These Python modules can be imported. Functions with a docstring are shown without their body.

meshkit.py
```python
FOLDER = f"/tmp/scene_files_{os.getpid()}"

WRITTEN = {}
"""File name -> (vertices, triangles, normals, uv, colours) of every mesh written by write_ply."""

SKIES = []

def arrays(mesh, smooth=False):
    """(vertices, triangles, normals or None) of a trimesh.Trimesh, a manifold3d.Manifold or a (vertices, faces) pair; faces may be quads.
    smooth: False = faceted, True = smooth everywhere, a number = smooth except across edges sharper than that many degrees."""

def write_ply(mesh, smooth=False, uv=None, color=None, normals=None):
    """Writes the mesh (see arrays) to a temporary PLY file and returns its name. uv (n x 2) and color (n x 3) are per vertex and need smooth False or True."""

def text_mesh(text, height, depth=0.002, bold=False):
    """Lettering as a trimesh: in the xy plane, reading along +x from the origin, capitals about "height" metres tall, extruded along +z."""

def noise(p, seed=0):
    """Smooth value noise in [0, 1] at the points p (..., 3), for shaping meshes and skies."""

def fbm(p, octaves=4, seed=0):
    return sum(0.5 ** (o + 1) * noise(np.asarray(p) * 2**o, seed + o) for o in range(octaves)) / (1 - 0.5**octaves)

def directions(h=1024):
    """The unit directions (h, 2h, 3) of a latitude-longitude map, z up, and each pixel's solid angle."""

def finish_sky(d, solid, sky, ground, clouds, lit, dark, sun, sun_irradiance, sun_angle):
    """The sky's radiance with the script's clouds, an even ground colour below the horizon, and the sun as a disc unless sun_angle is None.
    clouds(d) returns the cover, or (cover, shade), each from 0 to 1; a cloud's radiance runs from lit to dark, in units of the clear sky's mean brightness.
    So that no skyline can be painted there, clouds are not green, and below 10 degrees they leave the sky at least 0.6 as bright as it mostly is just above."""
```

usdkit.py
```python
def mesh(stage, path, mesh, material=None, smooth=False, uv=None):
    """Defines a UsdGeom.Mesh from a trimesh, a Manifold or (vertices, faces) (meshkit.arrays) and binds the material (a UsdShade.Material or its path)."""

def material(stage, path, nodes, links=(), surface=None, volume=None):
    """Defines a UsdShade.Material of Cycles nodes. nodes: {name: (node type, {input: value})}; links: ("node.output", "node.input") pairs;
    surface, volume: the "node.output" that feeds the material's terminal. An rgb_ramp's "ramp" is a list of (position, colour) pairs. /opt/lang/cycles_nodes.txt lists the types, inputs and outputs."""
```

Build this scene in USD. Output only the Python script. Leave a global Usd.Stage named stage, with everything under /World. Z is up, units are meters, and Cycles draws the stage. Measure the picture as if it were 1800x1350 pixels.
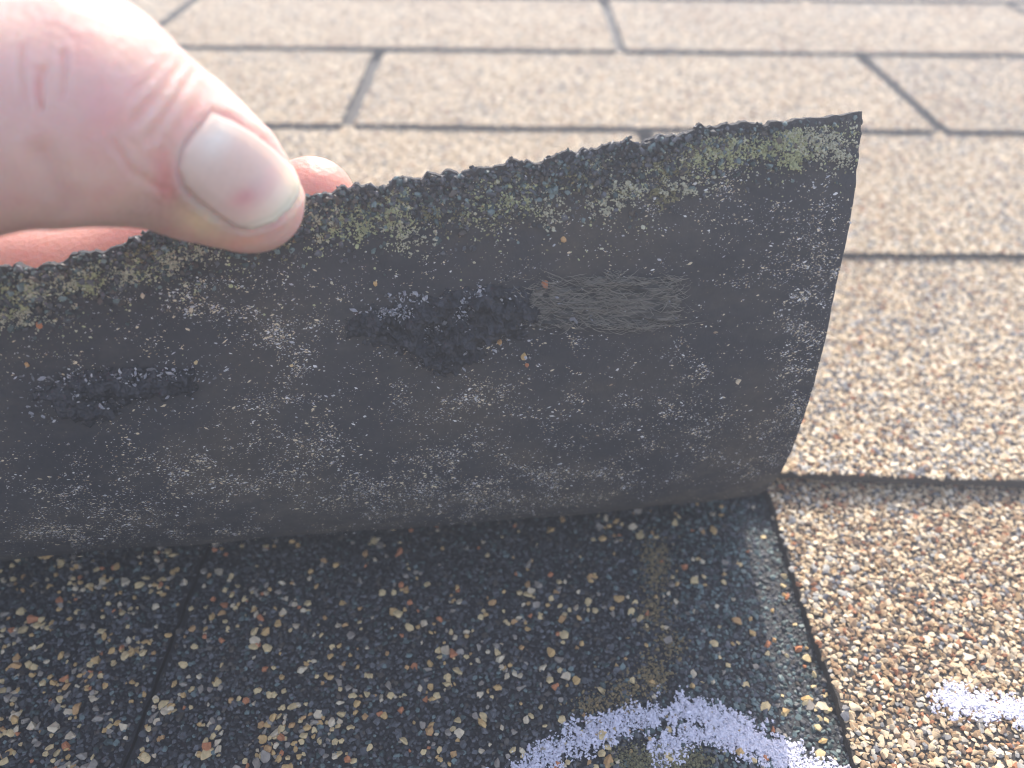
import math
import numpy as np
import trimesh
import usdkit
import meshkit
from pxr import Usd, UsdGeom, UsdLux, UsdShade, Sdf, Gf, Vt
from scipy.interpolate import PchipInterpolator, LinearNDInterpolator
from scipy.spatial import cKDTree

stage = Usd.Stage.CreateInMemory()
UsdGeom.SetStageUpAxis(stage, UsdGeom.Tokens.z)
UsdGeom.SetStageMetersPerUnit(stage, 1.0)
UsdGeom.Xform.Define(stage, '/World')
rng = np.random.default_rng(11)

# ---------------------------------------------------------------- frames
# Everything on the roof is laid out in roof coordinates: x along the courses, y up the slope, z off the slope.
PITCH = math.radians(20.0)
LIFT = 4.0
RT = np.array([[1, 0, 0], [0, math.cos(PITCH), -math.sin(PITCH)], [0, math.sin(PITCH), math.cos(PITCH)]])

# ---------------------------------------------------------------- camera
CO = np.array([0.0, 0.0, 0.16781])
CR = np.array([0.99995809, 0.00348015, 0.00846856])
CU = np.array([-0.00878527, 0.62516381, 0.78044412])
CF = np.array([0.00257818, 0.78048581, -0.62516818])
FPX = 1470.6
EXPOSURE = 1.30
cam = UsdGeom.Camera.Define(stage, '/World/camera')
M = np.eye(4)
M[:3, 0], M[:3, 1], M[:3, 2] = RT @ CR, RT @ CU, -(RT @ CF)
M[:3, 3] = RT @ CO + [0, 0, LIFT]
cam.AddTransformOp().Set(Gf.Matrix4d(*M.T.ravel().tolist()))
cam.CreateHorizontalApertureAttr(36.0)
cam.CreateVerticalApertureAttr(27.0)
cam.CreateFocalLengthAttr(FPX / 1800 * 36.0)
cam.CreateFStopAttr(FPX / 1800 * 36.0 / 2.2)
cam.CreateFocusDistanceAttr(0.162)
cam.CreateClippingRangeAttr(Gf.Vec2f(0.005, 2000.0))
cam.CreateExposureAttr(EXPOSURE)

# ---------------------------------------------------------------- sky and sun
SUN_EL, SUN_AZ = math.radians(37), math.radians(7)       # over the roof's plane; azimuth from straight up the slope, to the right
sun_roof = np.array([math.sin(SUN_AZ) * math.cos(SUN_EL), math.cos(SUN_AZ) * math.cos(SUN_EL), math.sin(SUN_EL)])
SUN = RT @ sun_roof
sky_mat = usdkit.material(stage, '/World/Looks/sky', {
    'sky': ('sky_texture', {'sky_type': 'single_scattering', 'sun_disc': False, 'sun_elevation': math.asin(SUN[2]), 'sun_rotation': math.atan2(SUN[0], SUN[1]), 'air_density': 0.7, 'aerosol_density': 3.0}),
    'bg': ('background_shader', {'strength': 0.15})}, [('sky.color', 'bg.color')], surface='bg.background')
dome = UsdLux.DomeLight.Define(stage, '/World/sky')
UsdShade.MaterialBindingAPI.Apply(dome.GetPrim()).Bind(sky_mat)
sun = UsdLux.DistantLight.Define(stage, '/World/sun')
sun.CreateNormalizeAttr(True) if hasattr(sun, 'CreateNormalizeAttr') else None
sun.CreateIntensityAttr(0.60)
sun.CreateAngleAttr(0.53)
sun.CreateColorAttr(Gf.Vec3f(1.0, 0.95, 0.86))
zx = SUN / np.linalg.norm(SUN)
xx = np.cross([0, 0, 1], zx); xx /= np.linalg.norm(xx)
S = np.eye(4); S[:3, 0], S[:3, 1], S[:3, 2] = xx, np.cross(zx, xx), zx
sun.AddTransformOp().Set(Gf.Matrix4d(*S.T.ravel().tolist()))

# ---------------------------------------------------------------- helpers
taken = {}


def numbered(path):
    n = taken.get(path, -1) + 1
    taken[path] = n
    return path if n == 0 else f'{path}_{n:03d}'


def data(prim, **kw):
    for k, v in kw.items():
        if v is not None:
            prim.SetCustomDataByKey(k, v)


def thing(name, label=None, category=None, group=None, kind=None, origin=(0, 0, 0)):
    path = numbered('/World/' + name)
    x = UsdGeom.Xform.Define(stage, path)
    m = np.eye(4); m[:3, :3] = RT; m[:3, 3] = RT @ np.asarray(origin, float) + [0, 0, LIFT]
    x.AddTransformOp().Set(Gf.Matrix4d(*m.T.ravel().tolist()))
    data(x.GetPrim(), label=label, category=category, group=group, kind=kind)
    return path, np.asarray(origin, float)


def part(parent, name, mesh, mat, smooth=True, label=None, kind=None, tint=None, uv=None):
    """One mesh in roof coordinates under a thing (path, origin) or under another part."""
    (pp, org) = parent
    path = numbered(f'{pp}/{name}')
    v, f = mesh
    m = usdkit.mesh(stage, path, (np.asarray(v) - org, f), mat, smooth=smooth, uv=uv)
    if tint is not None:
        UsdGeom.PrimvarsAPI(m).CreatePrimvar('tint', Sdf.ValueTypeNames.Color3fArray, 'vertex').Set(Vt.Vec3fArray.FromNumpy(np.asarray(tint, np.float32)))
    data(m.GetPrim(), label=label, kind=kind)
    return (path, org)


def scatter(parent, name, protos, pos, scale, quat, index, kind='stuff', label=None):
    """A PointInstancer of small prototypes [(mesh, material)], positions in roof coordinates. quat rows are w, x, y, z."""
    pp, org = parent
    path = numbered(f'{pp}/{name}')
    pi = UsdGeom.PointInstancer.Define(stage, path)
    targets = []
    for k, ((v, f), mat) in enumerate(protos):
        q = f'{path}/grain_{k:03d}' if k else f'{path}/grain'
        usdkit.mesh(stage, q, (v, f), mat, smooth=35)
        targets.append(q)
    pi.CreatePrototypesRel().SetTargets(targets)
    pi.CreatePositionsAttr(Vt.Vec3fArray.FromNumpy((np.asarray(pos) - org).astype(np.float32)))
    pi.CreateScalesAttr(Vt.Vec3fArray.FromNumpy(np.asarray(scale, np.float32)))
    q = np.asarray(quat, np.float32)
    pi.CreateOrientationsAttr(Vt.QuathArray([Gf.Quath(float(a), float(b), float(c), float(d)) for a, b, c, d in q]))
    pi.CreateProtoIndicesAttr(Vt.IntArray.FromNumpy(np.asarray(index, np.int32)))
    data(pi.GetPrim(), kind=kind, label=label)
    return path


def fbm(p, octaves=4, seed=0):
    return meshkit.fbm(np.asarray(p, float), octaves, seed) - 0.5


def grid_faces(nu, nv):
    i, j = np.meshgrid(np.arange(nu - 1), np.arange(nv - 1), indexing='ij')
    a = (i * nv + j).ravel()
    return np.stack([a, a + nv, a + nv + 1, a + 1], 1)


def tri(q):
    return np.vstack([q[:, [0, 1, 2]], q[:, [0, 2, 3]]])


def slab(top, bot):
    """A closed sheet from two (nu, nv, 3) grids."""
    nu, nv = top.shape[:2]
    n = nu * nv
    f = tri(grid_faces(nu, nv))
    idx = np.arange(n).reshape(nu, nv)
    ring = np.concatenate([idx[:, 0], idx[-1, 1:], idx[-2::-1, -1], idx[0, -2:0:-1]])
    r2 = np.roll(ring, -1)
    side = np.stack([r2, ring, ring + n, r2 + n], 1)
    v = np.vstack([top.reshape(-1, 3), bot.reshape(-1, 3)])
    # the side walls get vertices of their own, so that the rims stay crisp under smooth shading
    sv = np.vstack([v[ring], v[ring + n]])
    k = len(ring)
    a = np.arange(k); b = np.roll(a, -1)
    sf = np.stack([b, a, a + k, b + k], 1) + 2 * n
    v = np.vstack([v, sv])
    f = np.vstack([f, f[:, ::-1] + n, tri(sf)])
    # orientation: outward
    m = trimesh.Trimesh(v, f, process=False)
    if m.volume < 0:
        f = f[:, ::-1]
    return v, f


def quat_z(n, tilt=0.35, r=rng):
    """Random turns about z with a random lean."""
    a = r.uniform(0, 2 * np.pi, n); t = r.normal(0, tilt, n); b = r.uniform(0, 2 * np.pi, n)
    qz = np.stack([np.cos(a / 2), 0 * a, 0 * a, np.sin(a / 2)], 1)
    qt = np.stack([np.cos(t / 2), np.sin(t / 2) * np.cos(b), np.sin(t / 2) * np.sin(b), 0 * a], 1)
    return quat_mul(qt, qz)


def quat_mul(a, b):
    w1, x1, y1, z1 = a.T; w2, x2, y2, z2 = b.T
    return np.stack([w1*w2-x1*x2-y1*y2-z1*z2, w1*x2+x1*w2+y1*z2-z1*y2, w1*y2-x1*z2+y1*w2+z1*x2, w1*z2+x1*y2-y1*x2+z1*w2], 1)


def quat_align(nrm):
    """Turns +z onto each normal."""
    nrm = nrm / np.linalg.norm(nrm, axis=1, keepdims=True)
    w = 1 + nrm[:, 2]
    q = np.stack([w, -nrm[:, 1], nrm[:, 0], 0 * w], 1)
    q[w < 1e-4] = [0, 1, 0, 0]
    return q / np.linalg.norm(q, axis=1, keepdims=True)


def project(P):
    d = np.asarray(P) - CO
    z = d @ CF
    return np.stack([900 + FPX * (d @ CR) / z, 675 - FPX * (d @ CU) / z], -1)


def ray(x, y):
    return CF + CR * ((x - 900) / FPX) - CU * ((y - 675) / FPX)


def at(x, y, t):
    return CO + ray(x, y) * t


def on_roof(x, y, z=0.0):
    d = ray(x, y)
    return CO + d * ((z - CO[2]) / d[2])


def polyline_distance(q, pts):
    q = np.asarray(q, float); best = np.full(len(q), 1e9)
    for a, b in zip(pts[:-1], pts[1:]):
        a, b = np.asarray(a, float), np.asarray(b, float)
        t = np.clip(((q - a) @ (b - a)) / ((b - a) @ (b - a)), 0, 1)
        best = np.minimum(best, np.linalg.norm(q - a - t[:, None] * (b - a), axis=1))
    return best


def stone(seed, n=14, flat=0.62):
    """A worn angular grain, about 1 across."""
    r = np.random.default_rng(seed)
    p = r.normal(size=(n, 3)); p /= np.linalg.norm(p, axis=1, keepdims=True)
    p *= r.uniform(0.82, 1.0, (n, 1)) * 0.5
    p *= [1.0, r.uniform(0.68, 0.92), flat * r.uniform(0.8, 1.1)]
    h = trimesh.convex.convex_hull(p)
    return np.array(h.vertices), np.array(h.faces)


# ---------------------------------------------------------------- materials
HAZE = 0.29
haze_mat = usdkit.material(stage, '/World/Looks/haze', {'v': ('principled_volume', {'color': (0.91, 0.95, 1.0), 'density': HAZE, 'anisotropy': 0.25})}, volume='v.volume')
hz = trimesh.creation.box([640, 640, 5.62]); hz.apply_translation([0, 0, -1.0 + 2.81])
hp = usdkit.mesh(stage, '/World/haze', (np.array(hz.vertices), np.array(hz.faces)), haze_mat)
data(hp.GetPrim(), kind='stuff')

def L(name):
    return '/World/Looks/' + name


def grain_mat(name, col, rough=0.75, spec=0.35):
    c = np.array(col)
    return usdkit.material(stage, L(name), {
        'o': ('texture_coordinate', {}), 'r': ('object_info', {}),
        'n': ('noise_texture', {'scale': 3.0, 'detail': 3.0}),
        'm': ('rgb_ramp', {'ramp': [(0.25, c * 0.72), (0.5, c), (0.8, np.minimum(c * 1.25, 0.9))]}),
        'p': ('principled_bsdf', {'roughness': rough, 'specular_ior_level': spec})},
        [('o.object', 'n.vector'), ('n.fac', 'm.fac'), ('m.color', 'p.base_color')], surface='p.BSDF')


CREAM = [(0.66, 0.53, 0.35), (0.60, 0.46, 0.28), (0.70, 0.60, 0.44), (0.52, 0.39, 0.24)]
WARM = [(0.34, 0.22, 0.12), (0.40, 0.18, 0.09), (0.25, 0.17, 0.11), (0.44, 0.30, 0.16)]
COOL = [(0.36, 0.34, 0.30), (0.22, 0.21, 0.20), (0.13, 0.13, 0.14)]
tan_mats = [grain_mat(f'granule_tan_{k}', c) for k, c in enumerate(CREAM + WARM + COOL)]
TAN_W = np.array([20, 18, 15, 14, 9, 5, 7, 8, 7, 5, 3], float)
DARK = [(0.048, 0.050, 0.054), (0.074, 0.077, 0.082), (0.034, 0.037, 0.040), (0.115, 0.118, 0.125), (0.058, 0.084, 0.080), (0.092, 0.078, 0.064), (0.15, 0.20, 0.19)]
dark_mats = [grain_mat(f'granule_dark_{k}', c, 0.55, 0.5) for k, c in enumerate(DARK)]
SPOT = [(0.68, 0.52, 0.27), (0.58, 0.38, 0.16), (0.66, 0.55, 0.38), (0.50, 0.20, 0.09), (0.32, 0.28, 0.23), (0.50, 0.30, 0.13)]
spot_mats = [grain_mat(f'granule_spot_{k}', c) for k, c in enumerate(SPOT)]
tan_protos = [(stone(100 + 10 * s + k), m) for k, m in enumerate(tan_mats) for s in range(2)]
dark_protos = [(stone(300 + 10 * s + k), m) for k, m in enumerate(dark_mats) for s in range(2)]
spot_protos = [(stone(500 + 10 * s + k, 16, 0.7), m) for k, m in enumerate(spot_mats) for s in range(3)]


def asphalt(name, a, b, cell=None, rough=0.8, scale=60.0, bump=0.0006):
    nodes = {'o': ('texture_coordinate', {}),
             'n': ('noise_texture', {'scale': scale, 'detail': 6.0, 'roughness': 0.65}),
             'm': ('rgb_ramp', {'ramp': [(0.3, a), (0.7, b)]}),
             'f': ('noise_texture', {'scale': 1400.0, 'detail': 3.0}),
             'b': ('bump', {'strength': 0.6, 'distance': bump}),
             'p': ('principled_bsdf', {'roughness': rough, 'specular_ior_level': 0.4})}
    links = [('o.object', 'n.vector'), ('n.fac', 'm.fac'), ('o.object', 'f.vector'), ('f.fac', 'b.height'), ('b.normal', 'p.normal')]
    if cell:
        nodes['v'] = ('voronoi_texture', {'scale': 620.0})
        nodes['s'] = ('separate_color', {})
        nodes['c'] = ('rgb_ramp', {'ramp': [(k / len(cell), c) for k, c in enumerate(cell)], 'interpolate': False})
        nodes['x'] = ('mix_color', {'fac': 0.3})
        links += [('o.object', 'v.vector'), ('v.color', 's.color'), ('s.r', 'c.fac'), ('c.color', 'x.a'), ('m.color', 'x.b'), ('x.result', 'p.base_color')]
    else:
        links += [('m.color', 'p.base_color')]
    return usdkit.material(stage, L(name), nodes, links, surface='p.BSDF')


tan_base = asphalt('shingle_tan_bed', (0.026, 0.023, 0.021), (0.055, 0.044, 0.035))
tan_far = asphalt('shingle_tan_far', (0.36, 0.28, 0.18), (0.50, 0.40, 0.28), CREAM + WARM[:3] + COOL[:2], scale=25.0, bump=0.002)
dark_base = asphalt('shingle_dark_bed', (0.012, 0.013, 0.016), (0.028, 0.029, 0.033), rough=0.6)
deck_mat = asphalt('roof_underlay', (0.015, 0.015, 0.016), (0.03, 0.03, 0.03))
soil = asphalt('lawn', (0.035, 0.055, 0.018), (0.06, 0.085, 0.03), scale=0.6)

# ---------------------------------------------------------------- the ground far below and the roof
gv = np.array([[-300, -300, 0], [300, -300, 0], [300, 300, 0], [-300, 300, 0]], float)
g = usdkit.mesh(stage, '/World/ground', (gv, np.array([[0, 1, 2], [0, 2, 3]])), soil)
data(g.GetPrim(), kind='structure')

roof = thing('roof', kind='structure')
EXPO, TABW, TH, SLOT = 0.127, 0.305, 0.0029, 0.0072
D1 = 0.54478                                             # lower edge of the course that crosses the top of the photograph
X0 = 0.0680                                              # a slot of that course
Y_EAVE, Y_RIDGE = D1 - 13 * EXPO - 0.001, D1 + 6 * EXPO
dv = trimesh.creation.box([4.2, Y_RIDGE - Y_EAVE + 0.1, 0.018])
dv.apply_translation([0.05, (Y_RIDGE + Y_EAVE) / 2 + 0.07, -0.0135 - 0.009])
part(roof, 'roof_deck', (np.array(dv.vertices), np.array(dv.faces)), deck_mat, smooth=False)


def course_y(k):
    return D1 - EXPO * (k - 1)


def lift_c4(x):
    return 0.0046 * np.exp(-np.clip(x - 0.060, 0, None) / 0.080)


def shingle_z(x, y, k):
    """Height of the upper face of course k at (x, y)."""
    s = (y - course_y(k)) / EXPO
    z = TH * (1 - s) - 0.0002 * (s > 1)
    if k == 4:
        z = z + lift_c4(x) * np.clip(1 - s, 0, 1) ** 2
    z = z + 0.0010 * fbm(np.stack([x * 28, y * 28, 0 * x + k * 7.3], -1), 3, 5)
    return z


def edge_wobble(t, seed, amp=0.0009):
    return amp * 2 * fbm(np.stack([t * 90, 0 * t + seed * 3.7, 0 * t], -1), 4, seed % 97) + 0.0008 * fbm(np.stack([t * 600, 0 * t + seed, 0 * t], -1), 2, 3)


def make_shingle(k, xl, xr, fine, label=None, headlap_only=False, right_slot=True, left_slot=True):
    y0 = course_y(k)
    nx, ny = (110, 70) if fine else (8, 9)
    s = np.concatenate([np.linspace(0, 1, ny), np.linspace(1.02, 2.0, max(5, ny // 4))])
    if headlap_only:
        s = s[s >= 1.0] if not fine else np.linspace(0.30, 2.0, 60)
    u = np.linspace(0, 1, nx)
    y = y0 + s * EXPO
    seed = int(abs(k * 31 + round(xl * 1000))) % 1000
    half = np.where(s <= 1.0, SLOT / 2, 0.0003)
    hl = half if left_slot else 0 * half + 0.0006
    hr = half if right_slot else 0 * half + 0.0006
    wl = edge_wobble(y, seed) if fine else 0 * y
    wr = edge_wobble(y, seed + 1) if fine else 0 * y
    left, right = xl + hl + wl * (s <= 1), xr - hr + wr * (s <= 1)
    X = left[None] + (right - left)[None] * u[:, None]
    Y = np.repeat(y[None], nx, 0)
    if fine:
        fade = np.clip(1 - s / 0.12, 0, 1)
        Y = Y + (edge_wobble(X[:, 0] * 0.8, seed + 2, 0.0011)[:, None]) * fade[None]
    Z = shingle_z(X, Y, k)
    top = np.stack([X, Y, Z], -1)
    bot = top.copy()
    bot[..., 2] -= np.where(s <= 1, TH, TH * 0.9)[None] - 0.0003
    return slab(top, bot), (left, right, y, s)


def visible(p, pad=90):
    q = project(p)
    return (q[:, 0] > -pad) & (q[:, 0] < 1800 + pad) & (q[:, 1] > -pad) & (q[:, 1] < 1350 + pad)


def jittered(x0, x1, y0, y1, step):
    gx, gy = np.meshgrid(np.arange(x0, x1, step), np.arange(y0, y1, step * 0.866), indexing='ij')
    gx = gx + (np.arange(gx.shape[1]) % 2) * step / 2
    p = np.stack([gx.ravel(), gy.ravel()], 1)
    return p + rng.uniform(-0.42, 0.42, p.shape) * step


def tan_granules(parent, k, left, right, y, s):
    keep = s <= 1.0
    yy, ll, rr = y[keep], left[keep], right[keep]
    step = 0.00112
    p = jittered(ll.min(), rr.max(), yy.min() - 0.001, yy.max() + 0.004, step)
    seed = int(abs(k * 31 + round((ll.mean() - SLOT / 2) * 1000))) % 1000
    ok = (p[:, 0] > np.interp(p[:, 1], yy, ll) + 0.0002) & (p[:, 0] < np.interp(p[:, 1], yy, rr) - 0.0002)
    p = p[ok]
    low = course_y(k) + edge_wobble(p[:, 0] * 0.8, seed + 2, 0.0011) * 0.5 - 0.0003
    p = p[p[:, 1] > low]
    P = np.column_stack([p, shingle_z(p[:, 0], p[:, 1], k)])
    P = P[visible(P)]
    if not len(P):
        return
    n = len(P)
    size = np.exp(rng.normal(np.log(0.00158), 0.26, n)).clip(0.0008, 0.0029)
    # colour drifts in soft blotches from cream to rust to grey, as the granule blend does
    a = fbm(np.column_stack([P[:, :2] * 45, np.full(n, k * 3.1)]), 3, 21)
    b = fbm(np.column_stack([P[:, :2] * 38, np.full(n, k * 1.7 + 9)]), 3, 33)
    w = np.repeat(TAN_W[None], n, 0)
    w[:, 4:8] *= np.exp(a * 3.2)[:, None]
    w[:, 8:] *= np.exp(b * 3.0)[:, None]
    if k >= 5:
        w[:, 4:8] *= 2.2; w[:, 8:] *= 1.35; w[:, 3] *= 1.8
    tone = np.random.default_rng(seed + 7)
    w[:, 4:8] *= np.exp(tone.normal(0, 0.30)); w[:, 8:] *= np.exp(tone.normal(0, 0.35))
    if k <= 3:
        w[:, :3] *= 1.35
    c = np.cumsum(w, 1); c /= c[:, -1:]
    col = (rng.random((n, 1)) > c).sum(1)
    P[:, 2] += size * rng.uniform(-0.02, 0.22, n)
    sc = size[:, None] * rng.uniform(0.8, 1.2, (n, 3)) * [1, 1, 1]
    scatter(parent, 'granules', tan_protos, P, sc, quat_z(n), col * 2 + rng.integers(0, 2, n))


FLAP_L, FLAP_R = X0 - TABW + SLOT / 2, X0 - SLOT / 2 - 0.0008
for k in range(-4, 14):
    off = X0 if k % 2 else X0 + TABW / 2
    y0 = course_y(k)
    for j in range(-7, 8):
        xl, xr = off + TABW * (j - 1), off + TABW * j
        if xr < -2.0 or xl > 2.1:
            continue
        if k == 5 and j == 0:
            continue                                         # the lifted tab stands in this place
        corners = np.array([[x, y, 0.002] for x in np.linspace(xl, xr, 9) for y in np.linspace(y0, y0 + EXPO, 5)])
        infront = (corners - CO) @ CF > 0.03
        near = bool((visible(corners) & infront).any()) and k >= 0 and k <= 6
        under = k == 6 and xr > FLAP_L - 0.1 and xl < FLAP_R + 0.1
        if under:
            continue
        (mesh, (left, right, yy, ss)) = make_shingle(k, xl, xr, near)
        sh = part(roof, 'shingle', mesh, tan_base if near else tan_far, smooth=40)
        if near:
            tan_granules(sh, k, left, right, yy, ss)

# the course under the lifted tab: its dark upper half lies bare; two strips butt at a hairline joint
JOINT = -0.0782
for (xl, xr) in ((X0 + TABW / 2 - 2 * TABW, JOINT), (JOINT, X0 + TABW / 2)):
    y0 = course_y(6)
    nx, ns = int((xr - xl) / 0.0018), 90
    s = np.linspace(-0.02, 2.0, ns)
    y = y0 + s * EXPO
    u = np.linspace(0, 1, nx)
    lw = edge_wobble(y, 41, 0.0006)
    Lx = xl + (0.0003 + (lw if xl == JOINT else 0 * lw) + 0 * y)
    Rx = xr - (0.0004 + 0 * y) + (lw if xr == JOINT else 0 * lw)
    X = Lx[None] + (Rx - Lx)[None] * u[:, None]
    Y = np.repeat(y[None], nx, 0)
    top = np.stack([X, Y, shingle_z(X, Y, 6)], -1)
    bot = top.copy(); bot[..., 2] -= 0.003
    sh = part(roof, 'shingle', slab(top, bot), dark_base, smooth=40, label='dark shingle laid bare under the lifted tab')
    step = 0.00106
    p = jittered(max(xl, -0.16) + 0.0006, min(xr, 0.10) - 0.0006, 0.055, 0.178, step)
    if xr == JOINT:
        p = p[p[:, 0] < JOINT + np.interp(p[:, 1], y, lw) - 0.0009]
    if xl == JOINT:
        p = p[p[:, 0] > JOINT + np.interp(p[:, 1], y, lw) + 0.0011]
    P = np.column_stack([p, shingle_z(p[:, 0], p[:, 1], 6)])
    P = P[visible(P)]
    n = len(P)
    size = np.exp(rng.normal(np.log(0.00130), 0.30, n)).clip(0.0006, 0.0024)
    q = project(P)
    # black granules everywhere; on the right, by the slot, greener and paler ones
    w = np.repeat(np.array([20, 17, 14, 12, 8, 7, 3.5])[None], n, 0)
    w[:, 3] *= 1 + 1.2 * np.clip((q[:, 1] - 1000) / 300, 0, 1); w[:, 6] *= 1 + 1.6 * np.clip((q[:, 1] - 1050) / 300, 0, 1)
    right_band = np.exp(-((P[:, 0] - 0.056) / 0.014) ** 2)
    w[:, 3] *= 1 + 2 * right_band; w[:, 4] *= 1 + 6 * right_band; w[:, 6] *= 1 + 14 * right_band
    c = np.cumsum(w, 1); c /= c[:, -1:]
    col = (rng.random((n, 1)) > c).sum(1)
    idx = col * 2 + rng.integers(0, 2, n)
    # loose cream and rust granules, most of them to the lower left
    fx, fy = q[:, 0] / 1800, (q[:, 1] - 900) / 450
    dens = 0.030 + 0.145 * np.clip(fy, 0, 1) * np.clip(1.15 - 1.5 * fx, 0.12, 1) + 0.05 * np.exp(-((fx - 0.05) / 0.1) ** 2)
    dens *= np.exp(3.5 * fbm(np.column_stack([P[:, :2] * 160, np.zeros(n)]), 2, 8))
    spot = rng.random(n) < dens
    m = int(spot.sum())
    protos = dark_protos + spot_protos
    cc = rng.choice(len(SPOT), m, p=np.array([26, 22, 16, 9, 20, 7]) / 100)
    idx[spot] = len(dark_protos) + cc * 3 + rng.integers(0, 3, m)
    size[spot] = np.exp(rng.normal(np.log(0.00168), 0.30, m)).clip(0.0008, 0.0031)
    P[:, 2] += size * rng.uniform(-0.05, 0.2, n)
    P[spot, 2] += size[spot] * 0.15
    scatter(sh, 'granules', protos, P, size[:, None] * rng.uniform(0.8, 1.2, (n, 3)), quat_z(n, 0.4), idx)

bare_shingle = sh

# ---------------------------------------------------------------- the lifted tab
ST = np.array([  # x, forward reach of the fold, P2 back, P2 down, P1 z, free edge y, free edge z
    (-0.240, .0835, .0201, .0434, -.0009, .1223, .0820), (-0.170, .0772, .0191, .0450, -.0010, .1195, .0847),
    (-0.120, .0651, .0134, .0456, -.0006, .1144, .0918), (-0.080, .0600, .0101, .0465, -.0005, .1169, .0971),
    (-0.045, .0595, .0089, .0482, -.0005, .1281, .1019), (-0.020, .0577, .0078, .0490, -.0005, .1336, .1051),
    (0.0113, .0523, .0065, .0501, -.0003, .1366, .1089), (0.0400, .0455, .0070, .0512, -.0002, .1400, .1129),
    (0.0645, .0325, .0177, .0487, -.0040, .1486, .1125)])
SX = ST[:, 0]
SP = [PchipInterpolator(SX, ST[:, i]) for i in range(1, 7)]
FTH = 0.0026


def flap_curve(x, v):
    """Underside of the lifted tab: x along the course, v from the fold (0) to the free edge (1)."""
    xc = np.clip(x, SX[0], SX[-1])
    a, b, c, z1, d3, z3 = (s(xc) for s in SP)
    P0y, P0z = 0.170, 0.0030
    P1y, P1z = P0y - a, P0z + z1
    P2y, P2z = d3 - b, z3 - c
    w = 1 - v
    y = w**3 * P0y + 3 * w * w * v * P1y + 3 * w * v * v * P2y + v**3 * d3
    z = w**3 * P0z + 3 * w * w * v * P1z + 3 * w * v * v * P2z + v**3 * z3
    return np.stack([x, y, z], -1)


NU, NV = 640, 200
uu = np.linspace(0, 1, NU)
vv = np.linspace(0, 1, NV)
VV = np.repeat(vv[None], NU, 0)
edge_r = FLAP_R + 0.0011 * np.sin(np.pi * vv) + 0.0005 * fbm(np.stack([vv * 14, 0 * vv, 0 * vv], -1), 4, 61)
XX = FLAP_L + (edge_r[None] - FLAP_L) * uu[:, None]
xs = FLAP_L + (FLAP_R - FLAP_L) * uu
ragged = sum(amp * fbm(np.stack([xs * fr, 0 * xs, 0 * xs + sd], -1), 3, 71 + sd) for fr, amp, sd in ((48, .006, 5), (150, .006, 6), (400, .008, 7), (900, .012, 8)))
calm = np.clip((FLAP_R - xs) / 0.030, 0.06, 1)
VR = VV * (1 + (ragged * calm)[:, None] * np.clip((VV - 0.6) / 0.4, 0, 1))
front = flap_curve(XX, VR)


def grid_normals(G):
    a, b = np.gradient(G, axis=0), np.gradient(G, axis=1)
    n = np.cross(a, b)
    n /= np.linalg.norm(n, axis=-1, keepdims=True) + 1e-12
    return n


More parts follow.
